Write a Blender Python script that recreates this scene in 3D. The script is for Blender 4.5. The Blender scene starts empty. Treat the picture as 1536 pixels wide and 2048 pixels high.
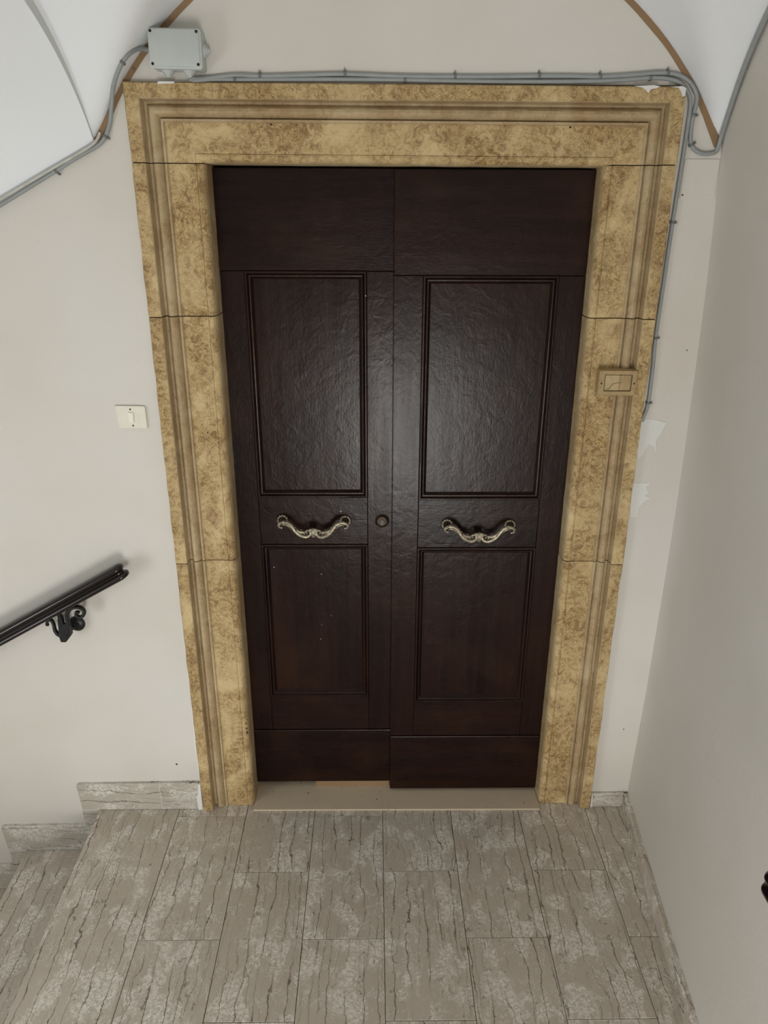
import bpy, bmesh, math, random
from mathutils import Vector, Matrix, noise
random.seed(7)
scene = bpy.context.scene
COL = scene.collection

# ---------------------------------------------------------------- camera
FPX = 1522.38
PITCH, YAW, ROLL = 0.38719, 0.013248, 0.003947
cam_d = bpy.data.cameras.new('camera'); cam = bpy.data.objects.new('camera', cam_d); COL.objects.link(cam)
cam_d.sensor_fit = 'HORIZONTAL'; cam_d.sensor_width = 36.0; cam_d.lens = 36.0 * FPX / 1536.0
cam_d.clip_start = 0.02
fwd = Vector((math.sin(YAW) * math.cos(PITCH), math.cos(YAW) * math.cos(PITCH), -math.sin(PITCH)))
rgt = Vector((math.cos(YAW), -math.sin(YAW), 0)); upv = rgt.cross(fwd)
cr, sr = math.cos(ROLL), math.sin(ROLL)
r2 = cr * rgt + sr * upv; u2 = -sr * rgt + cr * upv
m = Matrix((r2, u2, -fwd)).transposed().to_4x4(); m.translation = Vector((-0.02219, -2.10348, 2.00036))
cam.matrix_world = m
scene.camera = cam

# ---------------------------------------------------------------- light
world = bpy.data.worlds.new('world'); scene.world = world; world.use_nodes = True
bg = world.node_tree.nodes['Background']; bg.inputs[0].default_value = (0.86, 0.92, 1.0, 1); bg.inputs[1].default_value = 0.5

def area(name, loc, target, sx, sy, power, col):
    d = bpy.data.lights.new(name, 'AREA'); d.shape = 'RECTANGLE'; d.size = sx; d.size_y = sy
    d.energy = power; d.color = col
    o = bpy.data.objects.new(name, d); COL.objects.link(o); o.location = loc
    o.rotation_euler = (Vector(target) - Vector(loc)).to_track_quat('-Z', 'Y').to_euler()
    return o
# daylight from the tall stair window behind and below the photographer
area('window_daylight', (0.25, -3.70, 0.25), (0.25, 0.0, 0.25), 0.8, 1.2, 68, (1.0, 0.985, 0.96))
# weaker daylight from the window over the lower flight, on the end wall at the left
area('window_daylight_stairs', (-2.26, -1.75, 0.70), (0.0, -1.75, 0.70), 0.9, 1.1, 30, (0.88, 0.95, 1.0))

scene.view_settings.view_transform = 'Standard'
scene.view_settings.look = 'None'
scene.view_settings.gamma = 1.0
scene.view_settings.use_curve_mapping = False
scene.view_settings.exposure = -0.36

# ---------------------------------------------------------------- node helpers
class NT:
    def __init__(self, name):
        self.mat = bpy.data.materials.new(name); self.mat.use_nodes = True
        self.t = self.mat.node_tree; self.b = self.t.nodes['Principled BSDF']
    def n(self, typ, **kw):
        nd = self.t.nodes.new(typ)
        for k, v in kw.items():
            if k.startswith('i_'):
                key = k[2:]
                key = int(key) if key.isdigit() else key
                nd.inputs[key].default_value = v
            else: setattr(nd, k, v)
        return nd
    def l(self, a, b): self.t.links.new(a, b)
    def coord(self, which='Object'): return self.n('ShaderNodeTexCoord').outputs[which]
    def pos(self): return self.n('ShaderNodeNewGeometry').outputs['Position']
    def mapping(self, src, scale=(1, 1, 1), rot=(0, 0, 0), loc=(0, 0, 0)):
        mp = self.n('ShaderNodeMapping'); mp.inputs['Scale'].default_value = scale
        mp.inputs['Rotation'].default_value = rot; mp.inputs['Location'].default_value = loc
        self.l(src, mp.inputs['Vector']); return mp.outputs[0]
    def noise(self, src, scale, detail=4, rough=0.55, dist=0.0, out='Fac'):
        nd = self.n('ShaderNodeTexNoise'); nd.inputs['Scale'].default_value = scale
        nd.inputs['Detail'].default_value = detail; nd.inputs['Roughness'].default_value = rough
        nd.inputs['Distortion'].default_value = dist; self.l(src, nd.inputs['Vector'])
        return nd.outputs[0] if out == 'Fac' else nd.outputs['Color']
    def ramp(self, src, stops, interp='LINEAR'):
        rp = self.n('ShaderNodeValToRGB'); cr_ = rp.color_ramp; cr_.interpolation = interp
        while len(cr_.elements) < len(stops): cr_.elements.new(0.5)
        for e, (p, c) in zip(cr_.elements, stops):
            e.position = p; e.color = (c, c, c, 1) if not isinstance(c, tuple) else (*c, 1)
        self.l(src, rp.inputs[0]); return rp.outputs[0]
    def math(self, op, a, b=0.0):
        nd = self.n('ShaderNodeMath', operation=op)
        for i, v in enumerate((a, b)):
            if isinstance(v, (int, float)): nd.inputs[i].default_value = v
            else: self.l(v, nd.inputs[i])
        return nd.outputs[0]
    def vmath(self, op, a, b):
        nd = self.n('ShaderNodeVectorMath', operation=op)
        for i, v in enumerate((a, b)):
            if isinstance(v, tuple): nd.inputs[i].default_value = v
            else: self.l(v, nd.inputs[i])
        return nd.outputs[0]
    def mix(self, fac, a, b, blend='MIX'):
        nd = self.n('ShaderNodeMix', data_type='RGBA', blend_type=blend)
        for sock, v in ((nd.inputs[0], fac), (nd.inputs[6], a), (nd.inputs[7], b)):
            if isinstance(v, tuple): sock.default_value = (*v, 1)
            elif isinstance(v, (int, float)): sock.default_value = v
            else: self.l(v, sock)
        return nd.outputs[2]
    def color(self, c):
        if isinstance(c, tuple): self.b.inputs['Base Color'].default_value = (*c, 1)
        else: self.l(c, self.b.inputs['Base Color'])
        return self
    def rough(self, r):
        if isinstance(r, (int, float)): self.b.inputs['Roughness'].default_value = r
        else: self.l(r, self.b.inputs['Roughness'])
        return self
    def bump(self, h, strength=0.3, dist=0.01):
        bp = self.n('ShaderNodeBump'); bp.inputs['Strength'].default_value = strength
        bp.inputs['Distance'].default_value = dist; self.l(h, bp.inputs['Height'])
        self.l(bp.outputs[0], self.b.inputs['Normal']); return self

def srgb(r, g, b):
    f = lambda v: (v / 255 / 12.92) if v / 255 <= 0.04045 else ((v / 255 + 0.055) / 1.055) ** 2.4
    return (f(r), f(g), f(b))

def plaster(name, c1, c2, rough=0.75):
    t = NT(name); p = t.pos()
    a = t.noise(p, 1.6, 3, 0.5); b = t.noise(p, 55, 3, 0.6)
    t.color(t.mix(t.ramp(a, [(0.35, 0.0), (0.65, 1.0)]), c1, c2)).rough(rough)
    h = t.math('ADD', t.math('MULTIPLY', t.noise(p, 5, 2), 3.0), b)
    return t.bump(h, 0.12, 0.004).mat

M = {}
M['wall'] = plaster('wall_paint', srgb(214, 210, 203), srgb(207, 201, 191), 0.6)
M['vault'] = plaster('vault_whitewash', srgb(236, 239, 241), srgb(230, 233, 235), 0.8)
M['arris_shade'] = plaster('vault_arris_shaded', srgb(205, 207, 205), srgb(198, 200, 199), 0.8)  # shade of the face turned from the light, painted as greyer whitewash
M['band'] = plaster('painted_brown_band', srgb(148, 120, 88), srgb(134, 106, 76))
M['bare'] = plaster('bare_white_plaster', srgb(226, 226, 222), srgb(214, 214, 210))

def stone_mat(name, mottle, pal):
    t = NT(name); p = t.pos()
    info = t.n('ShaderNodeObjectInfo')
    off = t.n('ShaderNodeCombineXYZ'); t.l(t.math('MULTIPLY', info.outputs['Random'], 7.0), off.inputs[0]); t.l(t.math('MULTIPLY', info.outputs['Random'], 3.0), off.inputs[2])
    q = t.vmath('ADD', p, off.outputs[0])
    big = t.noise(q, 7.0, 5, 0.62, 0.8)
    mid = t.noise(q, 38.0, 6, 0.7, 1.6)
    fine = t.noise(q, 150.0, 4, 0.7, 0.8)
    pale, warm, brown, dark = [srgb(*c_) for c_ in pal]
    base = t.mix(t.ramp(big, [(0.32, 0.0), (0.62, 1.0)]), pale, warm)
    spots = t.math('MULTIPLY', t.ramp(mid, [(0.46, 0.0), (0.60, 1.0)]), t.ramp(big, [(0.36, 0.15), (0.56, 1.0)]))
    base = t.mix(t.math('MULTIPLY', spots, mottle), base, brown)
    ridg = t.math('ABSOLUTE', t.math('SUBTRACT', t.noise(q, 75.0, 4, 0.6, 2.2), 0.5))
    lines = t.math('MULTIPLY', t.ramp(ridg, [(0.0, 1.0), (0.035, 0.0)]), t.ramp(big, [(0.36, 0.05), (0.54, 1.0)]))
    base = t.mix(t.math('MULTIPLY', lines, 0.75 * mottle), base, dark)
    specks = t.math('MULTIPLY', t.ramp(fine, [(0.57, 0.0), (0.67, 1.0)]), t.ramp(mid, [(0.42, 0.15), (0.56, 1.0)]))
    base = t.mix(t.math('MULTIPLY', specks, 0.6 * mottle), base, dark)
    pk = t.noise(q, 22.0, 3, 0.5, 0.5)
    base = t.mix(t.math('MULTIPLY', t.ramp(pk, [(0.62, 0.0), (0.72, 1.0)]), 0.35), base, srgb(196, 160, 128))
    t.color(base).rough(0.62)
    h = t.math('SUBTRACT', t.math('MULTIPLY', mid, 1.0), t.math('MULTIPLY', lines, 0.5))
    h = t.math('ADD', h, t.math('MULTIPLY', fine, 0.5))
    return t.bump(h, 0.35 * mottle + 0.08, 0.006).mat
M['stone'] = stone_mat('mottled_ochre_stone', 1.0, ((208, 184, 136), (188, 159, 108), (146, 115, 70), (88, 66, 40)))
M['stone_plain'] = stone_mat('smoother_ochre_stone', 0.40, ((190, 170, 134), (168, 143, 104), (134, 108, 72), (92, 72, 48)))
M['mortar'] = plaster('dark_mortar', srgb(84, 66, 44), srgb(60, 48, 34))

def marble(name, along, tint=(1, 1, 1), gloss=0.32):
    """along: 'y' veins run front to back, 'x' veins run sideways"""
    t = NT(name); p = t.pos()
    info = t.n('ShaderNodeObjectInfo')
    off = t.n('ShaderNodeCombineXYZ')
    for i, k in enumerate((37.0, 53.0, 19.0)): t.l(t.math('MULTIPLY', info.outputs['Random'], k), off.inputs[i])
    q = t.vmath('ADD', p, off.outputs[0])
    ax, ay = (0, 1) if along == 'y' else (2, 0)
    sv = (1.0, 0.30, 1.0) if along == 'y' else (0.30, 1.0, 1.0)
    def cen(sc, det, amp, vec=q):
        nz = t.noise(vec, sc, det, 0.55)
        return t.math('MULTIPLY', t.math('SUBTRACT', nz, 0.5), amp)
    sep = t.n('ShaderNodeSeparateXYZ'); t.l(q, sep.inputs[0])
    st = t.mapping(q, sv)
    wig = t.math('ADD', t.math('ADD', cen(11.0, 2, 0.075, st), cen(42.0, 3, 0.020, t.mapping(q, (1, .6, 1) if along == 'y' else (.6, 1, 1)))), cen(170.0, 2, 0.0045))
    u = t.math('ADD', sep.outputs[ax], wig)
    def lines(freq, width, lo, hi, seed):
        f = t.math('FRACT', t.math('ADD', t.math('MULTIPLY', u, freq), seed))
        d = t.math('ABSOLUTE', t.math('SUBTRACT', f, 0.5))
        pres = t.ramp(t.noise(t.mapping(q, (1, .45, 1) if along == 'y' else (.45, 1, 1), loc=(seed * 9, seed * 3, 0)), 11.0, 3), [(lo, 0.0), (hi, 1.0)])
        return t.math('MULTIPLY', t.ramp(d, [(0.0, 1.0), (width * 0.5, 0.8), (width, 0.0)]), pres)
    line1 = lines(22.0, 0.038, 0.38, 0.52, 0.13)
    line2 = lines(41.0, 0.050, 0.44, 0.58, 0.71)
    wv = t.vmath('ADD', q, t.vmath('MULTIPLY', t.vmath('SUBTRACT', t.noise(q, 34, 3, 0.6, 0.0, 'Color'), (0.5, 0.5, 0.5)), (0.03, 0.03, 0.03)))
    sc = (1.0, 0.62, 1.0) if along == 'y' else (0.5, 1.0, 1.0)
    cl = t.noise(t.mapping(wv, sc), 15.0, 2, 0.5, 0.3)
    crumb = t.noise(wv, 120, 4, 0.65, 0.7)
    cloud = t.ramp(cl, [(0.48, 0.0), (0.58, 1.0)])
    cloudf = t.math('MULTIPLY', cloud, t.ramp(crumb, [(0.42, 0.0), (0.58, 1.0)]))
    rd = t.math('ABSOLUTE', t.math('SUBTRACT', t.noise(t.mapping(wv, sc), 48.0, 3, 0.55, 0.8), 0.5))
    squig = t.math('MULTIPLY', t.ramp(rd, [(0.0, 1.0), (0.03, 0.0)]), t.ramp(t.noise(q, 16, 2), [(0.40, 0.1), (0.60, 1.0)]))
    rim = t.math('MULTIPLY', t.ramp(t.math('ABSOLUTE', t.math('SUBTRACT', cl, 0.52)), [(0.0, 1.0), (0.010, 0.0)]), t.ramp(t.noise(q, 27, 2), [(0.50, 0.0), (0.62, 1.0)]))
    tn = lambda c: tuple(a * b for a, b in zip(srgb(*c), tint))
    base = t.mix(t.noise(q, 5.0, 4), tn((175, 163, 147)), tn((195, 185, 170)))
    col = t.mix(t.math('MULTIPLY', squig, 0.62), base, tn((228, 225, 218)))
    col = t.mix(t.math('MULTIPLY', cloudf, 0.66), col, tn((240, 235, 225)))
    col = t.mix(t.math('MULTIPLY', rim, 0.75), col, tn((92, 82, 70)))
    col = t.mix(t.math('MULTIPLY', line2, 0.60), col, tn((104, 94, 82)))
    col = t.mix(t.math('MULTIPLY', line1, 0.88), col, tn((78, 69, 58)))
    pit = t.ramp(t.noise(q, 75, 2), [(0.71, 0.0), (0.75, 1.0)])
    col = t.mix(t.math('MULTIPLY', pit, 0.6), col, tn((76, 67, 56)))
    t.color(col).rough(t.math('ADD', t.math('MULTIPLY', crumb, 0.15), gloss))
    h = t.math('SUBTRACT', t.math('MULTIPLY', crumb, 0.3), line1)
    return t.bump(h, 0.08, 0.002).mat
M['marble'] = marble('veined_marble', 'y')
M['marble_x'] = marble('veined_marble_skirting', 'x', (0.94, 0.965, 0.99))
M['marble_edge'] = marble('veined_marble_edge', 'y')

def thr():
    t = NT('threshold_stone'); p = t.pos()
    col = t.mix(t.noise(p, 12, 5, 0.6), srgb(192, 175, 150), srgb(208, 191, 166))
    sp = t.ramp(t.noise(p, 60, 3), [(0.68, 0.0), (0.73, 1.0)])
    t.color(t.mix(t.math('MULTIPLY', sp, 0.8), col, srgb(90, 74, 58))).rough(0.55)
    return t.bump(t.noise(p, 45, 4), 0.15, 0.004).mat
M['threshold'] = thr()
M['grout'] = plaster('dark_grout', srgb(92, 84, 74), srgb(76, 70, 62))
M['joint_white'] = plaster('white_joint_filler', srgb(226, 226, 222), srgb(214, 214, 210))

def wood(name, vertical=True, rough=0.17):
    t = NT(name); p = t.pos(); t.b.inputs['Specular IOR Level'].default_value = 0.20
    info = t.n('ShaderNodeObjectInfo')
    off = t.n('ShaderNodeCombineXYZ')
    for i, k in enumerate((11.0, 5.0, 23.0)): t.l(t.math('MULTIPLY', info.outputs['Random'], k), off.inputs[i])
    q = t.vmath('ADD', p, off.outputs[0])
    sv = (1.0, 1.0, 0.07) if vertical else (0.07, 1.0, 1.0)
    g = t.noise(t.mapping(q, sv), 48, 5, 0.65, 0.4)
    g2 = t.noise(t.mapping(q, sv), 14, 3, 0.6, 0.4)
    blot = t.noise(q, 4.5, 4, 0.6)
    col = t.mix(t.ramp(g2, [(0.35, 0.0), (0.65, 1.0)]), srgb(25, 11, 9), srgb(38, 19, 13))
    col = t.mix(t.math('MULTIPLY', t.ramp(g, [(0.45, 0.0), (0.7, 1.0)]), 0.5), col, srgb(22, 12, 11))
    col = t.mix(t.math('MULTIPLY', t.ramp(blot, [(0.5, 0.0), (0.72, 1.0)]), 0.4), col, srgb(56, 35, 20))
    t.color(col)
    t.rough(t.math('ADD', t.math('MULTIPLY', t.noise(t.mapping(q, sv), 30, 4, 0.6), 0.20), rough))
    wav = t.noise(q, 22, 4, 0.55, 0.7)
    fine = t.noise(t.mapping(q, (1, 1, .45) if vertical else (.45, 1, 1)), 170, 3, 0.6)
    h = t.math('ADD', t.math('ADD', t.math('MULTIPLY', g, 0.35), t.math('MULTIPLY', wav, 1.0)), t.math('MULTIPLY', fine, 0.32))
    t.bump(h, 0.16, 0.006)
    return t.mat
M['wood'] = wood('dark_varnished_wood', True)
M['wood_h'] = wood('dark_varnished_wood_crosswise', False)
M['wood_mould'] = wood('dark_varnished_moulding', True, 0.22)

def simple(name, c, rough=0.5, metal=0.0, var=0.0, vscale=40):
    t = NT(name)
    if var:
        p = t.coord('Object'); c2 = tuple(min(1, v * (1 - var)) for v in c)
        t.color(t.mix(t.ramp(t.noise(p, vscale, 4, 0.6), [(0.35, 0.0), (0.65, 1.0)]), c, c2))
    else: t.color(c)
    t.rough(rough); t.b.inputs['Metallic'].default_value = metal
    return t.mat
M['brass'] = simple('aged_brass', srgb(190, 178, 154), 0.36, 0.55, 0.72, 160)
M['brass_dark'] = simple('tarnished_dark_brass', srgb(66, 54, 42), 0.45, 0.7, 0.5, 120)
M['plastic'] = simple('grey_plastic', srgb(190, 196, 192), 0.42, 0, 0.05, 12)
M['rubber'] = simple('pale_grey_rubber', srgb(196, 200, 198), 0.5, 0, 0.04, 12)
M['cable'] = simple('grey_cable_sheath', srgb(150, 154, 153), 0.45, 0, 0.10, 25)
M['cable_pale'] = simple('pale_cable_sheath', srgb(196, 194, 186), 0.5, 0, 0.2, 25)
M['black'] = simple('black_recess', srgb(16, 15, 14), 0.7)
M['clip'] = simple('grey_clip', srgb(120, 124, 122), 0.5, 0, 0.2, 40)
M['iron'] = simple('black_wrought_iron', srgb(30, 31, 32), 0.42, 0.25, 0.3, 90)
M['rail'] = simple('black_brown_lacquered_wood', srgb(26, 17, 14), 0.22, 0, 0.3, 30)
M['ivory'] = simple('ivory_plastic', srgb(228, 224, 208), 0.45, 0, 0.06, 60)
M['ivory_light'] = simple('light_ivory_plastic', srgb(238, 234, 220), 0.4)
M['screw'] = simple('rusty_screw', srgb(64, 48, 34), 0.6, 0.4)
M['ochre_plastic'] = simple('ochre_painted_plastic', srgb(172, 146, 102), 0.5, 0, 0.2, 45)
M['ochre_light'] = simple('worn_ochre_plastic', srgb(184, 162, 118), 0.5, 0, 0.15, 45)
M['scratch'] = simple('dark_crack', srgb(84, 64, 40), 0.8)

# ---------------------------------------------------------------- object helpers
def link(name, me, mats, parent=None):
    o = bpy.data.objects.new(name, me); COL.objects.link(o)
    for mm in (mats if isinstance(mats, (list, tuple)) else [mats]): me.materials.append(M[mm])
    if parent is not None: o.parent = parent
    return o
def tag(o, label, cat, group=None, kind=None):
    o['label'] = label; o['category'] = cat
    if group: o['group'] = group
    if kind: o['kind'] = kind
    return o
def empty(name, loc=(0, 0, 0)):
    o = bpy.data.objects.new(name, None); COL.objects.link(o); o.location = loc
    o.empty_display_size = 0.05
    return o
def put(o, parent):
    """parent while keeping coordinates that were given in world space"""
    o.parent = parent; o.matrix_parent_inverse = Matrix.Translation(-parent.location)
    return o
def mesh(name, vs, fs, smooth=False, mi=None):
    me = bpy.data.meshes.new(name); me.from_pydata([tuple(v) for v in vs], [], fs)
    if mi: me.polygons.foreach_set('material_index', mi)
    me.update()
    bm = bmesh.new(); bm.from_mesh(me); bmesh.ops.recalc_face_normals(bm, faces=bm.faces); bm.to_mesh(me); bm.free()
    if smooth: me.polygons.foreach_set('use_smooth', [True] * len(me.polygons))
    return me
def fin(bm, name, smooth=False):
    bmesh.ops.recalc_face_normals(bm, faces=bm.faces)
    me = bpy.data.meshes.new(name); bm.to_mesh(me); bm.free()
    if smooth: me.polygons.foreach_set('use_smooth', [True] * len(me.polygons))
    return me
def box(name, x0, x1, y0, y1, z0, z1, bev=0.0, seg=1):
    bm = bmesh.new(); bmesh.ops.create_cube(bm, size=1.0)
    for v in bm.verts:
        v.co = Vector((x0 + (v.co.x + .5) * (x1 - x0), y0 + (v.co.y + .5) * (y1 - y0), z0 + (v.co.z + .5) * (z1 - z0)))
    if bev: bmesh.ops.bevel(bm, geom=bm.edges[:], offset=bev, segments=seg, affect='EDGES', profile=0.5)
    return fin(bm, name)
def prism(name, poly, axis, a, b, bev=0.0, seg=1, smooth=False):
    """poly: 2D outline; axis 'y' => (x,z) outline extruded along y, 'z' => (x,y) outline, 'x' => (y,z) outline"""
    bm = bmesh.new()
    mk = {'y': lambda p, t: (p[0], t, p[1]), 'z': lambda p, t: (p[0], p[1], t), 'x': lambda p, t: (t, p[0], p[1])}[axis]
    A = [bm.verts.new(mk(p, a)) for p in poly]; B = [bm.verts.new(mk(p, b)) for p in poly]
    bm.faces.new(A); bm.faces.new(B[::-1])
    for i in range(len(poly)):
        j = (i + 1) % len(poly); bm.faces.new((A[i], B[i], B[j], A[j]))
    bmesh.ops.recalc_face_normals(bm, faces=bm.faces)
    if bev: bmesh.ops.bevel(bm, geom=bm.edges[:], offset=bev, segments=seg, affect='EDGES', profile=0.5, clamp_overlap=True)
    return fin(bm, name, smooth)
def rrect(x0, x1, z0, z1, r, n=5):
    pts = []
    for cx, cz, a0 in ((x1 - r, z1 - r, 0), (x0 + r, z1 - r, 90), (x0 + r, z0 + r, 180), (x1 - r, z0 + r, 270)):
        for i in range(n + 1):
            a = math.radians(a0 + 90 * i / n); pts.append((cx + r * math.cos(a), cz + r * math.sin(a)))
    return pts
def smooth_path(P, n=6):
    P = [Vector(p) for p in P]; out = []
    for i in range(len(P) - 1):
        p0 = P[max(0, i - 1)]; p1 = P[i]; p2 = P[i + 1]; p3 = P[min(len(P) - 1, i + 2)]
        for k in range(n):
            t = k / n
            out.append(0.5 * ((2 * p1) + (p2 - p0) * t + (2 * p0 - 5 * p1 + 4 * p2 - p3) * t * t + (3 * p1 - p0 - 3 * p2 + p3) * t ** 3))
    out.append(P[-1]); return out
def tube(name, P, rad, sides=10, n=6, flat=None, cap_round=True):
    """rad: number or function of 0..1; flat=(axis vector, factor) squashes the section along that axis"""
    pts = smooth_path(P, n) if n else [Vector(p) for p in P]
    N = len(pts); vs = []; fs = []
    ref = Vector((0, 1, 0)) if flat is None else Vector(flat[0])
    prev = None
    for i, p in enumerate(pts):
        tg = (pts[min(i + 1, N - 1)] - pts[max(i - 1, 0)]).normalized()
        a = ref - tg * ref.dot(tg)
        if a.length < 0.15: a = prev if prev is not None else Vector((0, 0, 1)) - tg * tg.z
        a.normalize(); prev = a; b = tg.cross(a)
        r = rad(i / (N - 1)) if callable(rad) else rad
        fa = flat[1] if flat else 1.0
        for k in range(sides):
            an = 2 * math.pi * k / sides
            vs.append(p + a * (r * fa * math.cos(an)) + b * (r * math.sin(an)))
    for i in range(N - 1):
        for k in range(sides):
            k2 = (k + 1) % sides
            fs.append((i * sides + k, i * sides + k2, (i + 1) * sides + k2, (i + 1) * sides + k))
    fs.append(tuple(range(sides))[::-1]); fs.append(tuple(range((N - 1) * sides, N * sides)))
    return mesh(name, vs, fs, True)
def lathe(name, prof, origin, axis, sides=24):
    """prof: list of (radius, along)"""
    ax = Vector(axis).normalized(); t = Vector((0, 0, 1)) if abs(ax.z) < .9 else Vector((1, 0, 0))
    u = (t - ax * t.dot(ax)).normalized(); v = ax.cross(u); O = Vector(origin); vs = []; fs = []
    for r, h in prof:
        for k in range(sides):
            an = 2 * math.pi * k / sides
            vs.append(O + ax * h + u * (r * math.cos(an)) + v * (r * math.sin(an)))
    for i in range(len(prof) - 1):
        for k in range(sides):
            k2 = (k + 1) % sides
            fs.append((i * sides + k, i * sides + k2, (i + 1) * sides + k2, (i + 1) * sides + k))
    fs.append(tuple(range(sides))[::-1]); fs.append(tuple(range((len(prof) - 1) * sides, len(prof) * sides)))
    me = mesh(name, vs, fs)
    return me
def autosmooth(me, deg=35):
    me.polygons.foreach_set('use_smooth', [True] * len(me.polygons))
    me.set_sharp_from_angle(angle=math.radians(deg)); return me

# ---------------------------------------------------------------- the setting
YW = 0.02                                   # wall face behind the door surround
XL, XR, ZT, SIN = -0.632, 0.744, 2.268, 0.180   # stone surround: outer edges, top, band width
# vault heights
XC, R0, Z0, SP = .066, .876, 1.745, 2.128
def zB(x): return Z0 + math.sqrt(max(0, R0 * R0 - (x - XC) ** 2))
def zA(x, y):
    t = min(1, max(0, (x + .72) / 1.58)); k = .2 + .13 * t; Y = .6; d = min(Y, .02 - y)
    return SP - k + math.sqrt(Y * Y + k * k - (Y - d) ** 2)
def xLeft(y): return -.722 + .2 * (max(y, -1.0) - .02)
def zLand(x, y):
    a, b = zA(x, y), zB(x); return (a + b + math.sqrt((a - b) ** 2 + .03 ** 2)) / 2
def zStair(x, y):
    k = .26; Y = .6; d = min(Y, .02 - y)
    return SP - k + math.sqrt(Y * Y + k * k - (Y - d) ** 2) + .56 * (x - xLeft(y))
def xRight(y, z):
    c = .889 - (.030 * ((z - 1) / 1.1) ** 2 if z > 1 else .011 * ((1 - z) / .9) ** 2)
    return c + .087 * (y - YW)

# door wall: one face with the doorway cut out, solid to the rear
def wall_back():
    X0, X1, ZB, ZTOP, YB = -2.6, 1.1, -1.1, 2.75, 0.17
    out = [(X0, ZB), (X1, ZB), (X1, ZTOP), (X0, ZTOP)]
    hol = [(XL, -0.02), (XR, -0.02), (XR, ZT), (XL, ZT)]
    vs = []; fs = []
    for y in (YW, YB):
        for p in out + hol: vs.append((p[0], y, p[1]))
    for i in range(4):
        j = (i + 1) % 4
        fs.append((i, j, 4 + j, 4 + i)); fs.append((8 + i, 8 + 4 + i, 8 + 4 + j, 8 + j))
        fs.append((i, 8 + i, 8 + j, j)); fs.append((4 + i, 4 + j, 12 + j, 12 + i))
    o = link('wall_back', mesh('wall_back', vs, fs), 'wall')
    return tag(o, 'cream painted plaster wall around the stone doorway', 'wall', kind='structure')
WB = wall_back()
# painted brown line following the lunette arch
def arch_band():
    vs = []; fs = []; N = 90
    for i in range(N + 1):
        a = math.radians(26.5 + (180 - 53) * i / N)
        ww = .0135 + .0022 * noise.noise(Vector((i * .22, 0, 0)))
        for r, y in ((R0 + .012, YW - .001), (R0 - ww, YW - .001), (R0 - ww, YW + .002), (R0 + .012, YW + .002)):
            vs.append((XC + r * math.cos(a), y, Z0 + r * math.sin(a)))
    for i in range(N):
        for k in range(4):
            k2 = (k + 1) % 4; fs.append((i * 4 + k, i * 4 + k2, i * 4 + 4 + k2, i * 4 + 4 + k))
    fs += [(0, 1, 2, 3), (N * 4, N * 4 + 1, N * 4 + 2, N * 4 + 3)]
    o = link('painted_band', mesh('painted_band', vs, fs), 'band', WB); o['label'] = 'thin brown painted line along the arch'
arch_band()
P2 = [(0.7455, 1.4232), (0.7741, 1.4232), (0.8205, 1.4129), (0.8094, 1.3785), (0.7973, 1.3603), (0.8041, 1.3222), (0.7911, 1.3421), (0.7785, 1.3482), (0.7692, 1.3299), (0.7629, 1.3115), (0.7527, 1.2991), (0.7455, 1.3222), (0.7455, 1.3603)]
P3 = [(0.7455, 1.2272), (0.7994, 1.2272), (0.7879, 1.2129), (0.7975, 1.1969), (0.787, 1.1857), (0.8075, 1.1793), (0.7879, 1.168), (0.7753, 1.1486), (0.7717, 1.1175), (0.755, 1.1176), (0.7455, 1.1567)]
def ragged(P, amp=.002, n=4):
    out = []
    for i in range(len(P)):
        a = Vector((*P[i], 0)); b = Vector((*P[(i + 1) % len(P)], 0))
        for k in range(n):
            q = a.lerp(b, k / n); o = amp if a.x > .746 or b.x > .746 else 0
            out.append((q.x + o * noise.noise(q * 90), q.y + o * noise.noise(q * 90 + Vector((7, 3, 1)))))
    return out
for P in (P2, P3):
    o = link('plaster_patch', prism('plaster_patch', ragged(P), 'y', YW - .0012, YW + .002), 'bare', WB)
    o['label'] = 'bare white plaster where the paint came off'
# flush painted cover of a wall box, top right
o = link('cover_plate', prism('cover_plate', rrect(.768, .858, 2.008, 2.104, .006), 'y', YW - .0022, YW + .003, .0012), 'wall', WB)
o['label'] = 'flush box cover painted like the wall'
o = link('screw', lathe('screw', [(.0022, 0), (.0022, .001)], (.774, YW - .0023, 2.019), (0, -1, 0), 10), 'black', WB)

# small marks on the plaster
for x, z, r in ((-.71, .19, .004), (.83, .33, .0025), (.848, 1.62, .002)):
    o = link('wall_chip', lathe('wall_chip', [(r, 0), (r * .6, .0008)], (x, YW, z), (0, -1, 0), 8), 'mortar', WB)

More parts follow.
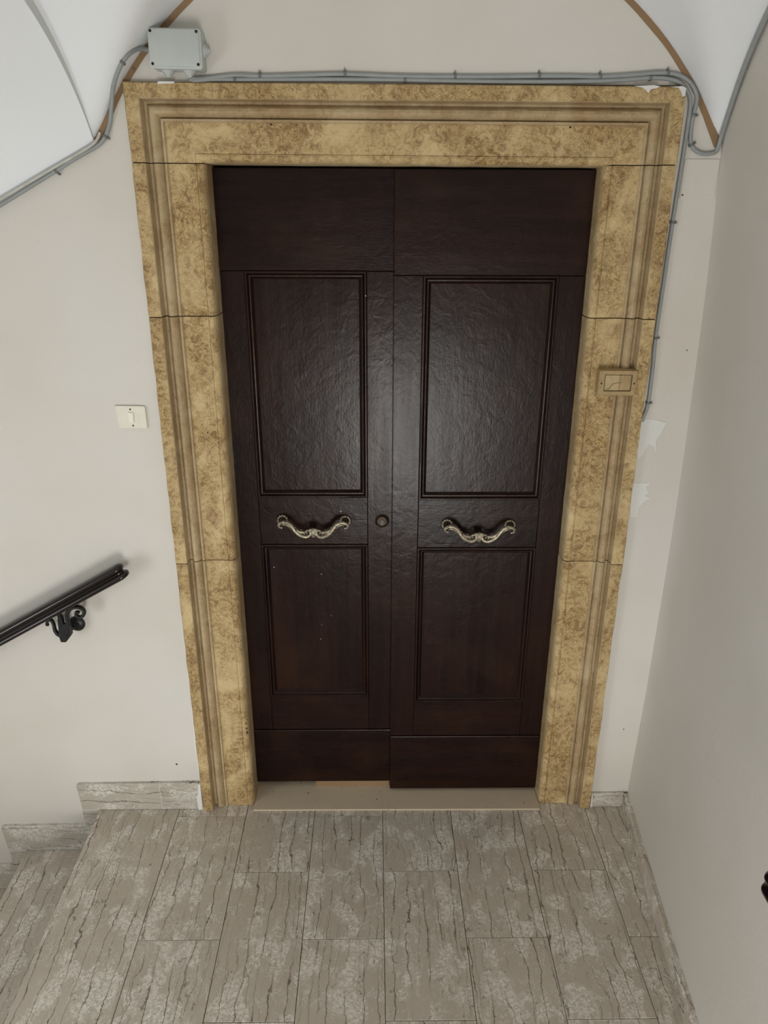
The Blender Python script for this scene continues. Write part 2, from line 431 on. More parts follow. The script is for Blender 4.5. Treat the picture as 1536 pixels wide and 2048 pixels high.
def wall_right():
    ys = [YW + .15, YW + .02, YW, -.05, -.15] + [-.3 - .3 * i for i in range(12)]
    zs = [-.05 + i * .1 for i in range(29)]
    vs = []; fs = []
    for y in ys:
        for z in zs: vs.append((xRight(y, z) + .0015 * noise.noise(Vector((y * 3, z * 3, 0))), y, z))
    nz = len(zs)
    for i in range(len(ys) - 1):
        for k in range(nz - 1): fs.append((i * nz + k, i * nz + k + 1, (i + 1) * nz + k + 1, (i + 1) * nz + k))
    n0 = len(vs)
    for y in ys:
        for z in zs: vs.append((1.2, y, z))
    L = len(ys)
    for i in range(L - 1):
        for k in range(nz - 1): fs.append((n0 + i * nz + k, n0 + (i + 1) * nz + k, n0 + (i + 1) * nz + k + 1, n0 + i * nz + k + 1))
    for i in range(L - 1):
        for k in (0, nz - 1): fs.append((i * nz + k, (i + 1) * nz + k, n0 + (i + 1) * nz + k, n0 + i * nz + k))
    for k in range(nz - 1):
        for i in (0, L - 1): fs.append((i * nz + k, i * nz + k + 1, n0 + i * nz + k + 1, n0 + i * nz + k))
    o = link('wall_right', mesh('wall_right', vs, fs, True), 'wall')
    o.data.set_sharp_from_angle(angle=math.radians(40))
    return tag(o, 'plain cream plaster side wall right of the doorway', 'wall', kind='structure')
wall_right()

def grid(name, f, us, ws, mat):
    vs = [f(u, w) for u in us for w in ws]; nw = len(ws)
    fs = [(i * nw + k, i * nw + k + 1, (i + 1) * nw + k + 1, (i + 1) * nw + k) for i in range(len(us) - 1) for k in range(nw - 1)]
    return link(name, mesh(name, vs, fs, True), mat)
ysC = [.035, .02] + [.02 - .6 * (i / 26) ** 1.5 for i in range(1, 27)] + [-.7 - .25 * i for i in range(13)]
us = [i / 60 for i in range(61)]
ceil_o = grid('ceiling', lambda u, y: ((xl := xLeft(y)) + u * (.97 - xl), y, zLand(xl + u * (.97 - xl), min(y, .02))), us, ysC, 'vault')
tag(ceil_o, 'white plastered groin vault over the landing', 'ceiling', kind='structure')
st_o = grid('ceiling', lambda u, y: ((xl := xLeft(y)) - u * 2.0, y, zStair(xl - u * 2.0, min(y, .02))), [i / 24 for i in range(25)], ysC, 'vault')
tag(st_o, 'white sloping vault above the descending stairs on the left', 'ceiling', kind='structure')
arr = grid('vault_arris', lambda u, y: (xLeft(y), y, zStair(xLeft(y), min(y, .02)) * (1 - u) + zLand(xLeft(y), min(y, .02)) * u), [0, 1], ysC, 'arris_shade')
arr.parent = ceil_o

# rest of the stairwell behind the photographer: rear wall with the tall window, end wall, lower landing
def wall_front():
    X0, X1, Z0_, Z1_, Y0, Y1_ = -2.3, 1.25, -1.15, 2.9, -3.6, -3.8
    out = [(X0, Z0_), (X1, Z0_), (X1, Z1_), (X0, Z1_)]; hol = [(-.25, -.4), (.65, -.4), (.65, .9), (-.25, .9)]
    vs = [(p[0], y, p[1]) for y in (Y0, Y1_) for p in out + hol]; fs = []
    for i in range(4):
        j = (i + 1) % 4
        fs += [(i, j, 4 + j, 4 + i), (8 + i, 12 + i, 12 + j, 8 + j), (i, 8 + i, 8 + j, j), (4 + i, 4 + j, 12 + j, 12 + i)]
    return tag(link('wall_front', mesh('wall_front', vs, fs), 'wall'), 'cream stairwell wall with a tall window behind the viewer', 'wall', kind='structure')
wall_front()
def wall_left():
    out = [(-3.8, -1.15), (.17, -1.15), (.17, 2.9), (-3.8, 2.9)]; hol = [(-2.2, .2), (-1.3, .2), (-1.3, 1.3), (-2.2, 1.3)]
    vs = [(x, p[0], p[1]) for x in (-2.2, -2.35) for p in out + hol]; fs = []
    for i in range(4):
        j = (i + 1) % 4
        fs += [(i, j, 4 + j, 4 + i), (8 + i, 12 + i, 12 + j, 8 + j), (i, 8 + i, 8 + j, j), (4 + i, 4 + j, 12 + j, 12 + i)]
    return mesh('wall_left', vs, fs)
tag(link('wall_left', wall_left(), 'wall'), 'cream end wall at the foot of the stairs', 'wall', kind='structure')
tag(link('floor', box('floor', -2.7, 1.25, -3.6, .02, -1.25, -1.13), 'threshold'), 'lower landing floor beneath the stairs', 'floor', kind='structure')

# ---- floor: grout bed with marble tiles
TX = [-.715 + .24 * i for i in range(7)]
Y1, LT = -.267, .2423
YEND = -1.478
bed = prism('floor', [(-.985, YW + .15), (1.0, YW + .15), (.80, YEND), (-.985, YEND)], 'z', -.19, -.012)
FL = tag(link('floor', bed, 'grout'), 'landing floor of veined beige marble tiles', 'floor', kind='structure')
G = .0009
def tile(x0, x1, y0, y1, mat='marble', nm='tile', top=0.0):
    """y0 > y1; right edge cut along the skewed wall when x1 is None"""
    if x1 is None: poly = [(x0 + G, y1 + G), (xRight(y1, 0) - .002, y1 + G), (xRight(y0, 0) - .002, y0 - G), (x0 + G, y0 - G)]
    else: poly = [(x0 + G, y1 + G), (x1 - G, y1 + G), (x1 - G, y0 - G), (x0 + G, y0 - G)]
    me = prism(nm, poly, 'z', -.012, top + random.uniform(-.0003, .0003), .0007)
    return link(nm, me, mat, FL)
edge = [(-.998 + G, YEND), (TX[0] - G, YEND), (TX[0] - G, .012), (-.998, .012)]
eo = link('edge_slab', prism('edge_slab', edge, 'z', -.030, 0, .003, 2), 'marble_edge', FL)
eo['label'] = 'long uncut marble slab with rounded nosing at the stair edge'
for i in range(7):
    x0 = TX[i]; x1 = TX[i + 1] if i < 6 else None
    start = -.026 if i in (0, 2) else .050
    if i in (0, 2): tile(x0, x1, .050, -.026, nm='tile_strip')
    js = [Y1 - LT * (j - 1) for j in ((2, 4, 6) if i % 2 == 0 else (1, 3, 5))] 
    if js[-1] > YEND + .01: js.append(YEND)
    y = start
    for j in js:
        tile(x0, x1, y, max(j, YEND)); y = j
# worn threshold under the doors
th = link('threshold', prism('threshold', [(-.452, -.003), (.563, -.006), (.563, .15), (-.452, .15)], 'z', .0006, .007, .0008), 'threshold')
tag(th, 'plain beige stone threshold below the dark double door', 'threshold', kind='structure')

# ---- stairs going down to the left
ST = tag(empty('stairs', (-1.0, -.7, -.55)), 'marble steps going down to the left of the landing', 'stairs', kind='structure')
RISE, GO = .187, .290
for k in range(1, 5):
    xr = -.985 - GO * (k - 1); xl = -.998 - GO * k; z = -RISE * k
    o = put(link('tread', prism('tread', [(xl, YEND), (xr + .01, YEND), (xr + .01, .012), (xl, .012)], 'z', z - .03, z, .003, 2), 'marble'), ST)
    o = put(link('riser', box('riser', xl + .014, xl + .034, YEND, .012, z - RISE, z - .03), 'marble'), ST)
o = put(link('riser', box('riser', -.9845, -.966, YEND, .012, -RISE, -.030), 'marble'), ST)

# ---- skirting
BY = .008
BL = tag(empty('baseboard_left', (-.64, BY, 0)), 'stepped veined marble skirting left of the doorway', 'baseboard', kind='structure')
def skirt(poly, parent=BL, nm='slab', y0=BY, y1=YW + .002): return put(link(nm, prism(nm, poly, 'y', y0, y1, .0022, 2), 'marble_x'), parent)
skirt([(-.776, .0005), (-.776, .117), (-.639, .119), (-.645, .0005)])
skirt([(-1.058, .0005), (-1.066, .104), (-1.058, .113), (-.7775, .117), (-.7775, .0005)])
put(link('joint', box('joint', -.7776, -.7758, BY + .0006, YW, .001, .1165), 'joint_white'), BL)
for k in range(4):
    z = -RISE * k; x = -1.0 - GO * k
    if k: skirt([(x - .063, z + .0005), (x - .071, z + .104), (x - .063, z + .113), (x + GO + .002, z + .117), (x + GO + .002, z + .0005)])
    skirt([(x - .059, z - RISE + .118), (x - .060, z - .0012), (x + .02, z - .0012), (x + .02, z - RISE + .118)])
    put(link('joint', box('joint', x - .057, x + .0, BY + .0004, YW, z - .0012, z + .0005), 'joint_white'), BL)
put(link('joint', prism('joint', [(-.648, 0.001), (-.650, .05), (-.642, .085), (-.640, .112), (-.6325, .116), (-.6325, 0.001)], 'y', BY - .003, YW), 'joint_white'), BL)

BR = tag(empty('baseboard_right', (.85, -.3, 0)), 'low grey marble skirting along the right wall', 'baseboard', kind='structure')
HB = .060
def rskirt(y0, y1):
    ft = lambda y, d: (xRight(y, .05) - d, y)
    vs = []
    for y in (y0, y1):
        vs += [(xRight(y, .05) - .018, y, .0005), (xRight(y, .05) - .018, y, HB - .005), (xRight(y, .05) - .013, y, HB), (xRight(y, .05) + .004, y, HB), (xRight(y, .05) + .004, y, .0005)]
    fs = [(i, (i + 1) % 5, 5 + (i + 1) % 5, 5 + i) for i in range(5)] + [(0, 1, 2, 3, 4), (5, 6, 7, 8, 9)]
    put(link('slab', mesh('slab', vs, fs), 'marble'), BR)
rskirt(BY + .001, -.232); rskirt(-.234, -.83); rskirt(-.832, -1.47)
put(link('joint', box('joint', xRight(-.233, .05) - .0176, xRight(-.233, .05), -.2342, -.2318, .001, HB - .001), 'joint_white'), BR)
BB = tag(link('baseboard_back', prism('baseboard_back', [(.752, .0005), (.7485, HB), (xRight(BY, .05) - .014, HB + .002), (xRight(BY, .05) - .019, .0005)], 'y', BY, YW + .002, .002, 2), 'marble_x'),
     'short grey marble skirting between stone jamb and right corner', 'baseboard', kind='structure')
o = put(link('joint', prism('joint', [(.7455, .001), (.7455, .062), (.750, .060), (.753, .001)], 'y', BY - .002, YW), 'joint_white'), BR)

# ---------------------------------------------------------------- stone surround
PROF = [(0.0, YW + .004), (0.0, .004), (.003, .0005), (.030, 0.0), (.0345, .0), (.0368, .0012), (.0378, .012), (.040, .0190), (.046, .0200),
        (.0495, .0140), (.055, .0105), (.062, .0095), (.068, .0115), (.0730, .0165), (.0775, .0205), (.0785, .0140), (.0795, .0132), (.0845, .0132), (.0855, .0150),
        (.0870, .0165), (.120, .0170), (.1562, .0165), (.1572, .0176), (.1582, .0160), (.163, .0150), (.170, .0160), (.176, .0195), (.1795, .0260), (SIN, .034), (SIN, .15), (0.0, .15)]
PROF = [(s_, y_ * 1.6 if y_ < .04 else y_) for s_, y_ in PROF]; PROF[0] = (0.0, YW + .006)
SMOOTHSEG = set(range(4, 19)) | {26, 27, 28, 29}
def sweep(name, stations, parent):
    """stations: list of functions s -> (x, z)"""
    vs = []; fs = []; mi = []; n = len(PROF)
    for st in stations:
        for s, y in PROF:
            x, z = st(s)
            q = Vector((x, y, z))
            j = 0.0014 * noise.noise(q * 9) + 0.0006 * noise.noise(q * 60) if y < .05 else 0
            e = (.0022 * noise.noise(q * 14 + Vector((9, 2, 4)))) if s == 0.0 and y < .1 else 0
            w = (.0016 * noise.noise(q * 30 + Vector((1, 2, 4)))) if .163 < s and y < .06 else 0
            x2, z2 = st(s + (w if s > 0 else 0))
            vs.append((x2 + (e if abs(x - XL) < .01 or abs(x - XR) < .01 else 0), y + j + abs(w), z2))
    for i in range(len(stations) - 1):
        for k in range(n):
            k2 = (k + 1) % n
            fs.append((i * n + k, i * n + k2, (i + 1) * n + k2, (i + 1) * n + k)); mi.append(1 if k in SMOOTHSEG else 0)
    fs.append(tuple(range(n))[::-1]); fs.append(tuple(range((len(stations) - 1) * n, len(stations) * n))); mi += [0, 0]
    me = mesh(name, vs, fs, False, mi)
    return put(link(name, autosmooth(me, 32), ['stone', 'stone_plain'], ), parent)
SU = tag(empty('trim_1', (.056, .06, 0)), 'moulded ochre stone door surround with wide lintel and jambs', 'door surround', kind='structure')
ZJ = 2.0885
def jamb(x_of, z0, z1):
    n = max(2, int((z1 - z0) / .02))
    sts = [(lambda s, z=z0 + (z1 - z0) * i / n: (x_of(s), z)) for i in range(n + 1)]
    return sweep('stone_block', sts, SU)
lx = lambda s: XL + s
rx = lambda s: XR - s
for xo, ends in ((lx, (0.0, .9715, 1.709, ZJ)), (rx, (0.0, .9655, 1.706, ZJ))):
    for a, b in zip(ends[:-1], ends[1:]): jamb(xo, a + .0014, b - .0014)
def lint():
    sts = []
    N = 8
    for i in range(N + 1):
        t = i / N; sts.append(lambda s, t=t: (XL + s, min(ZJ + .0011, ZT - s) * (1 - t) + (ZT - s) * t))
    for i in range(1, 60):
        t = i / 60; sts.append(lambda s, t=t: ((XL + s) * (1 - t) + (XR - s) * t, ZT - s - .004 * t))
    for i in range(N + 1):
        t = 1 - i / N; sts.append(lambda s, t=t: (XR - s, min(ZJ + .0011, ZT - s - .004) * (1 - t) + (ZT - s - .004) * t))
    return sweep('lintel', sts, SU)
lint()
# mortar core seen only in the open joints
for x0, x1 in ((XL + .006, XL + SIN - .003), (XR - SIN + .003, XR - .006)):
    for z in (.9715 if x0 < 0 else .9655, 1.709 if x0 < 0 else 1.706, ZJ):
        put(link('mortar_joint', box('mortar_joint', x0, x1, .036, .145, z - .0011, z + .0011), 'mortar'), SU)
# fill of plaster on the worn upper edge
def fill(P):
    o = put(link('plaster_fill', prism('plaster_fill', ragged(P, .0015), 'y', -.0012, .004), 'bare'), SU)
fill([(.612, 2.2635), (.632, 2.2605), (.641, 2.2555), (.648, 2.248), (.653, 2.2565), (.668, 2.2595), (.676, 2.2630), (.66, 2.2655)])
fill([(.700, 2.2625), (.722, 2.2605), (.730, 2.2500), (.733, 2.2400), (.7395, 2.2440), (.7395, 2.2600), (.730, 2.2640)])
fill([(-.547, 2.262), (-.507, 2.2635), (-.505, 2.2675), (-.545, 2.2675)])
for z0, z1, w0 in ((.12, .46, .010), (.44, .80, .006), (.84, .97, .005)):
    P = [(-.6325, z0)] + [(-.6325 - w0 * (.35 + .65 * abs(noise.noise(Vector((0, z0 + (z1 - z0) * i / 12 * 9, w0 * 50))))) * math.sin(math.pi * i / 12) ** .5, z0 + (z1 - z0) * i / 12) for i in range(1, 12)] + [(-.6325, z1)]
    put(link('plaster_fill', prism('plaster_fill', P, 'y', YW - .006, YW + .002), 'bare'), SU)
# chips and pits
for x, z, r in ((-.472, 1.50, .003), (-.486, 2.235, .0025), (-.463, .355, .005), (-.461, .335, .004), (-.459, .318, .004), (-.28, 2.178, .003), (.47, 2.175, .003), (-.505, 1.38, .002)):
    yy = -.0002 if z > 2.2 else .0125
    bm_ = lathe('pit', [(r, 0), (r * .7, .0012)], (x, .0268, z), (0, -1, 0), 9)
    put(link('pit', bm_, 'black'), SU)

# added black sheet behind the leaves, stops light leaking through the gaps
put(link('light_closure', box('light_closure', -.47, .58, .152, .165, -.01, 2.12), 'black'), SU)

# ---------------------------------------------------------------- doors
def board(nm, x0, x1, z0, z1, yf, th_, root, mat='wood', bev=.0016):
    return put(link(nm, box(nm, x0, x1, yf, yf + th_, z0, z1, bev, 2), mat), root)
MP = [(0.0, .004), (0.0, -.0035), (.002, -.0052), (.0055, -.0052), (.0075, -.0028), (.0085, .0010), (.0100, .0022), (.0115, -.0005), (.0150, -.0002), (.0185, .0040), (.0205, .0085), (.0225, .0100), (.0225, .016), (0, .016)]
def moulding(x0, x1, z0, z1, yf, root):
    c = [((x0, z0), (1, 1)), ((x1, z0), (-1, 1)), ((x1, z1), (-1, -1)), ((x0, z1), (1, -1))]
    n = len(MP)
    for a in range(4):
        (pa, da), (pb, db) = c[a], c[(a + 1) % 4]
        K = 7; vs = []; fs = []
        for i in range(K + 1):
            t = i / K
            for s, y in MP:
                ax_, az_ = pa[0] + da[0] * s, pa[1] + da[1] * s; bx_, bz_ = pb[0] + db[0] * s, pb[1] + db[1] * s
                xx, zz = ax_ + (bx_ - ax_) * t, az_ + (bz_ - az_) * t
                wv = .0007 * noise.noise(Vector((xx * 12, zz * 12, s * 20 + a)))
                vs.append((xx, yf + y + wv, zz))
        for i in range(K):
            for k in range(n):
                k2 = (k + 1) % n; fs.append((i * n + k, i * n + k2, (i + 1) * n + k2, (i + 1) * n + k))
        fs.append(tuple(range(n))[::-1]); fs.append(tuple(range(K * n, (K + 1) * n)))
        me = mesh('moulding', vs, fs); put(link('moulding', autosmooth(me, 40), 'wood_mould'), root)
def leaf(name, label, x0, x1, zb, zt, px0, px1, up, lo, kick, yf):
    root = tag(empty(name, ((x0 + x1) / 2, yf, zb)), label, 'door', kind='structure')
    board('top_rail', x0, x1, up[1] + .0006, zt, yf, .042, root, 'wood_h')
    board('stile', x0, px0, kick + .002, up[1] - .0006, yf, .042, root)
    board('stile', px1, x1, kick + .002, up[1] - .0006, yf, .042, root)
    board('lock_rail', px0 + .0004, px1 - .0004, lo[1], up[0], yf, .042, root, 'wood_h')
    board('bottom_rail', px0 + .0004, px1 - .0004, kick + .002, lo[0], yf, .042, root, 'wood_h')
    board('kick_board', x0, x1, zb, kick, yf - .003, .045, root, 'wood_h', .0025)
    for z0, z1 in (up, lo):
        board('panel', px0 - .004, px1 + .004, z0 - .004, z1 + .004, yf + .0105, .02, root)
        moulding(px0, px1, z0, z1, yf, root)
    return root
YLf, YRf = .110, .086
D1 = leaf('door_1', 'left leaf of the dark varnished panelled double door, with the keyhole', -.455, .0335, .034, 2.082, -.384, -.044, (1.147, 1.821), (.406, .987), .264, YLf)
D2 = leaf('door_2', 'right leaf of the dark varnished panelled double door, standing slightly proud', .032, .562, .020, 2.080, .113, .489, (1.148, 1.812), (.398, .986), .253, YRf)
# worn wooden sill strip showing under the left leaf
put(link('sill_strip', box('sill_strip', -.24, .03, YLf + .004, YLf + .03, .0072, .033, .001), 'band'), D1)

def handle(root, cx, cz, yf, tilt):
    H = empty('handle', (cx, yf, cz)); H['label'] = 'ornate aged brass pull handle with scrolls'
    put(H, root)
    def add(nm, me, mat):
        o = link(nm, me, mat); o.parent = H; o.rotation_euler = (0, tilt, 0); return o
    Y = -.034
    for s in (-1, 1):
        X = .0985 * s
        add('rosette', autosmooth(lathe('rosette', [(.0195, 0), (.0195, .003), (.017, .0055), (.011, .005), (.009, .009), (.006, .010)], (X, 0, .044), (0, -1, 0), 28)), 'brass_dark')
        bm = bmesh.new()
        for k in range(12):
            a = 2 * math.pi * k / 12
            bmesh.ops.create_uvsphere(bm, u_segments=8, v_segments=5, radius=.0042, matrix=Matrix.Translation((X + .0145 * math.cos(a), -.0055, .044 + .0145 * math.sin(a))) @ Matrix.Scale(.6, 4, (0, 1, 0)))
        add('rosette_beads', fin(bm, 'rosette_beads', True), 'brass')
        add('post', tube('post', [(X, -.004, .044), (X, -.018, .042), (X * 1.0, Y, .040)], .0052, 10, 4), 'brass_dark')
        S = [(.1000, .0315), (.1060, .0345), (.1060, .0435), (.0975, .0494), (.0856, .0503), (.0714, .0434), (.0619, .0305), (.0524, .0175), (.0400, .0075), (.0255, .0025), (.0145, .0055), (.0091, .0135), (.0112, .0215), (.0184, .0235), (.0231, .0185), (.0197, .0125)]
        P = [(x * s, Y - .004 * math.sin(math.pi * i / 15), z) for i, (x, z) in enumerate(S)]
        add('scroll', tube('scroll', P, lambda t: .0030 + .0034 * math.sin(math.pi * min(1, t * 1.25)) ** .8 if t < .8 else .0030, 10, 5, ((0, 1, 0), 1.1)), 'brass')
        S2 = [(.072, .038), (.0619, .0340), (.0540, .0245), (.0432, .0185), (.0320, .0170), (.0231, .0185)]
        add('scroll_leaf', tube('scroll_leaf', [(x * s, Y - .002, z) for x, z in S2], lambda t: .0018 + .0042 * math.sin(math.pi * t), 8, 5), 'brass')
        S3 = [(.098, .040), (.088, .0435), (.078, .039), (.068, .030)]
        add('scroll_leaf', tube('scroll_leaf', [(x * s, Y - .003, z) for x, z in S3], lambda t: .001 + .0022 * math.sin(math.pi * t), 8, 5), 'brass')
        bm = bmesh.new()
        for x, z, r in ((.0985, .0325, .0036), (.056, .0350, .0020), (.062, .0225, .0022), (.037, .0265, .0016), (.0215, .0175, .0030), (.0285, .0135, .0030)):
            bmesh.ops.create_uvsphere(bm, u_segments=8, v_segments=6, radius=r, matrix=Matrix.Translation((x * s, Y - .004, z)))
        add('scroll_beads', fin(bm, 'scroll_beads', True), 'brass')
    for k in range(-2, 3):
        a = k * .33
        add('shell_rib', tube('shell_rib', [(k * .0018, Y - .002, .001), (k * .0026, Y - .005, .014), (k * .0058, Y - .003, .032 - .0012 * abs(k))], lambda t: .0018 + .0016 * t, 8, 4), 'brass')
    return H
handle(D1, -.2135, 1.0265, YLf, 0.012)
handle(D2, .302, 1.0215, YRf, 0.014)
# lock: escutcheon with key cylinder, on the left leaf
K = empty('lock', (.001, YLf, 1.068)); K['label'] = 'round tarnished key lock'; put(K, D1)
def addk(nm, me, mat): o = link(nm, me, mat); o.parent = K; return o
addk('escutcheon', autosmooth(lathe('escutcheon', [(.0225, 0), (.0225, .002), (.020, .004), (.0175, .0025), (.0165, .0015)], (0, 0, 0), (0, -1, 0), 32)), 'brass_dark')
addk('cylinder', autosmooth(lathe('cylinder', [(.0165, 0), (.0165, .0055), (.0150, .0068)], (0, 0, 0), (0, -1, 0), 28)), 'brass_dark')
addk('keyhole_plate', prism('keyhole_plate', [(.0045 * math.cos(a) , -.003 + .0075 * math.sin(a)) for a in [2 * math.pi * i / 16 for i in range(16)]], 'y', -.0085, -.006), 'clip')
addk('keyhole', prism('keyhole', [(.0014 * math.cos(a), -.003 + .0042 * math.sin(a)) for a in [2 * math.pi * i / 12 for i in range(12)]], 'y', -.0089, -.006), 'black')
# paint flecks on the doors
for x, z, yf, r in ((-.128, 1.100, YLf, .003), (-.349, .90, YLf, .003), (-.196, .875, YLf, .0026), (-.205, .63, YLf, .0026), (-.20, .685, YLf, .002), (-.168, .72, YLf, .0018), (-.047, 1.755, YLf, .0035)):
    dy = .0106 if -.36 < x < -.06 and not .99 < z < 1.14 else 0
    if x == -.047: dy = -.005
    put(link('paint_fleck', lathe('paint_fleck', [(r * .6, 0), (r * .35, .0006)], (x, yf + dy, z), (0, -1, 0), 7), 'bare'), D1)

# ---------------------------------------------------------------- junction box
JB = tag(empty('junction_box', (-.4895, YW, 2.331)), 'grey plastic junction box on the wall above the lintel corner', 'junction box')
def addj(nm, me, mat, smooth=None):
    o = link(nm, me, mat); o.parent = JB; o.rotation_euler = (0, .012, 0); return o
addj('body', autosmooth(prism('body', rrect(-.0600, .0615, -.0415, .0405, .006), 'y', -.046, 0, .0018, 2)), 'plastic')
addj('lid', autosmooth(prism('lid', rrect(-.0618, .0618, -.0418, .0418, .0075), 'y', -.0535, -.0463, .0022, 2)), 'plastic')
addj('lid_face', autosmooth(prism('lid_face', rrect(-.0585, .0565, -.0365, .0395, .005), 'y', -.0562, -.0533, .0012, 2)), 'plastic')
for sx in (-.0545, .0525):
    for sz in (-.032, .035):
        addj('screw', lathe('screw', [(.0034, 0), (.0034, .0006)], (sx, -.0560, sz), (0, -1, 0), 14), 'black')
gl = [(.0150, 0), (.0150, .0045), (.0138, .0055), (.0100, .0056), (.0100, .0090), (.0088, .0098), (.0056, .0099), (.0056, .0135), (.0040, .0145)]
addj('gland', autosmooth(lathe('gland', gl, (-.027, -.022, -.0412), (0, 0, -1), 22)), 'rubber')
addj('gland', autosmooth(lathe('gland', gl, (.024, -.022, -.0412), (0, 0, -1), 22)), 'rubber')
addj('gland', autosmooth(lathe('gland', gl, (.0612, -.022, .001), (1, 0, 0), 22)), 'rubber')
addj('gland', autosmooth(lathe('gland', gl[:5], (-.0598, -.018, .002), (-1, 0, 0), 22)), 'rubber')

# ---------------------------------------------------------------- cables
CR = .0052
CAB_U = [(-0.4657, 2.2790), (-0.4432, 2.2765), (-0.4154, 2.2783), (-0.3849, 2.2817), (-0.3483, 2.284), (-0.2999, 2.2821), (-0.2027, 2.2847), (-0.0932, 2.2874), (0.0407, 2.2838), (0.1749, 2.2834), (0.2848, 2.2841), (0.3801, 2.2857), (0.456, 2.2861), (0.5297, 2.2853), (0.6027, 2.289), (0.6573, 2.2935), (0.6941, 2.2937), (0.7255, 2.2885), (0.7524, 2.2736), (0.7708, 2.251), (0.7754, 2.2303), (0.7723, 2.2027), (0.7713, 2.1693), (0.7757, 2.1411), (0.7871, 2.1252), (0.8076, 2.1161), (0.8292, 2.1162), (0.8440, 2.1235)]
CAB_RT = []
for i_ in range(12):
    y_ = .004 - .45 * (i_ / 11) ** 1.4; x_ = .85
    for _ in range(4): z_ = zLand(x_, y_) - .011; x_ = xRight(y_, z_) - .009
    CAB_RT.append((x_, y_, z_))
CAB_L = [(-0.4680, 2.2775), (-0.4518, 2.2745), (-0.4157, 2.2740), (-0.3611, 2.2738), (-0.276, 2.2748), (-0.2029, 2.2753), (-0.0812, 2.2760), (0.0529, 2.2755), (0.163, 2.2738), (0.2855, 2.2733), (0.3837, 2.2735), (0.4695, 2.2743), (0.5674, 2.277), (0.6525, 2.2829), (0.6956, 2.2815), (0.725, 2.2742), (0.7455, 2.2586), (0.7580, 2.2379), (0.7617, 2.2082), (0.7612, 2.167), (0.7605, 2.1124), (0.7567, 1.9526), (0.755, 1.8083), (0.7535, 1.6545), (0.7568, 1.5799), (0.758, 1.509), (0.7572, 1.4626), (0.7516, 1.4363), (0.7471, 1.4171)]
yc = YW - CR - .0006
def clip(parent, x, z, ang, w=.0075, y=None):
    """a saddle over the cable plus its nail, ang = cable direction in the wall plane"""
    y = yc if y is None else y
    vs = []; N = 9; prof = []
    for i in range(N):
        a = math.pi * i / (N - 1); prof.append((CR * 1.28 * math.cos(a), -CR * 1.28 * math.sin(a)))
    prof = [(CR * 1.28, .0055)] + prof + [(-CR * 1.28, .0055)]
    ca, sa = math.cos(ang), math.sin(ang); n = len(prof)
    for t in (-.003, .003):
        for q, d in prof: vs.append((t * ca - q * sa, d, t * sa + q * ca))
    fs = [(i, i + 1, n + i + 1, n + i) for i in range(n - 1)]
    me = mesh('clip', vs, fs, True); o = link('clip', me, 'clip')
    o.location = (x, y, z); mod = o.modifiers.new('thick', 'SOLIDIFY'); mod.thickness = .0012
    put(o, parent)
    nail = link('nail', autosmooth(lathe('nail', [(.0026, 0), (.0026, .0085), (.0016, .0095)], (-sa * CR * 1.75, YW - y, ca * CR * 1.75), (0, -1, 0), 10)), 'clip')
    nail.parent = o
    return o
def cable(name, P, label, clips, rad=CR, mat='cable', start=None):
    root = tag(empty(name, Vector(P[0])), label, 'cable', 'grey cables clipped along the wall')
    pts = [Vector(p) for p in P]
    put(link('sheath', tube('sheath', pts, rad, 10, 4), mat), root)
    sp = smooth_path(pts, 4)
    for x, z in clips:
        i = min(range(len(sp)), key=lambda k: (sp[k].x - x) ** 2 + (sp[k].z - z) ** 2)
        d = sp[min(i + 1, len(sp) - 1)] - sp[max(i - 1, 0)]
        a = math.atan2(d.z, d.x)
        clip(root, sp[i].x, sp[i].z, a, y=sp[i].y)
    return root
UP = [(-.4655, -.002, 2.276), (-.452, .006, 2.2735)] + [(x, yc, z) for x, z in CAB_U[2:]] + CAB_RT
cable('cable', UP, 'upper grey cable over the lintel, looping down then up the right corner', [(-.298, 2.288), (-.098, 2.29), (.1748, 2.2856), (.3798, 2.2889), (.5258, 2.2864), (.693, 2.2926), (.7717, 2.2061), (.7766, 2.1354)])
LW = [(-.4675, -.004, 2.2735), (-.456, .004, 2.2705)] + [(x, yc, z) for x, z in CAB_L[2:]]
cable('cable', LW, 'lower grey cable over the lintel running down beside the right jamb', [(-.3633, 2.2775), (.0529, 2.2786), (.6522, 2.286), (.7567, 1.9526), (.7535, 1.6545), (.7581, 1.4772)])
CL = [(-.5605, .002, 2.333), (-.5709, -.004, 2.3345), (-.5813, -.0183, 2.3321), (-.5927, -.0404, 2.3208), (-.6072, -.0487, 2.3052), (-.6268, -.0412, 2.2818), (-.6452, -.0244, 2.256), (-.6610, .0008, 2.2275), (-.6751, yc, 2.1844), (-.6850, yc, 2.16), (-.7000, yc, 2.1390), (-.7194, yc, 2.1250), (-.7528, .0090, 2.1070), (-.7859, .0083, 2.0905), (-.8242, .0080, 2.0695), (-.8945, .0070, 2.0325), (-.9764, .0060, 1.9890), (-1.0612, .0050, 1.9430), (-1.25, .0050, 1.838), (-1.7, .0050, 1.586)]
cable('cable', CL, 'grey cable from the junction box down along the left stair vault', [(-.6266, 2.3131), (-.6921, 2.1469), (-.8268, 2.0713)])
CT = [(-.7026, .0093, 2.157), (-.7122, .0075, 2.140), (-.73, .0052, 2.1255), (-.77, .0034, 2.104), (-.8231, .0019, 2.0777), (-.8904, -.0002, 2.0435), (-.972, -.0020, 2.0020), (-1.0553, -.003, 1.9583), (-1.25, -.003, 1.849), (-1.7, -.003, 1.597)]
cable('cable', CT, 'thinner pale cable in the seam of the left stair vault', [], .0036, 'cable_pale')

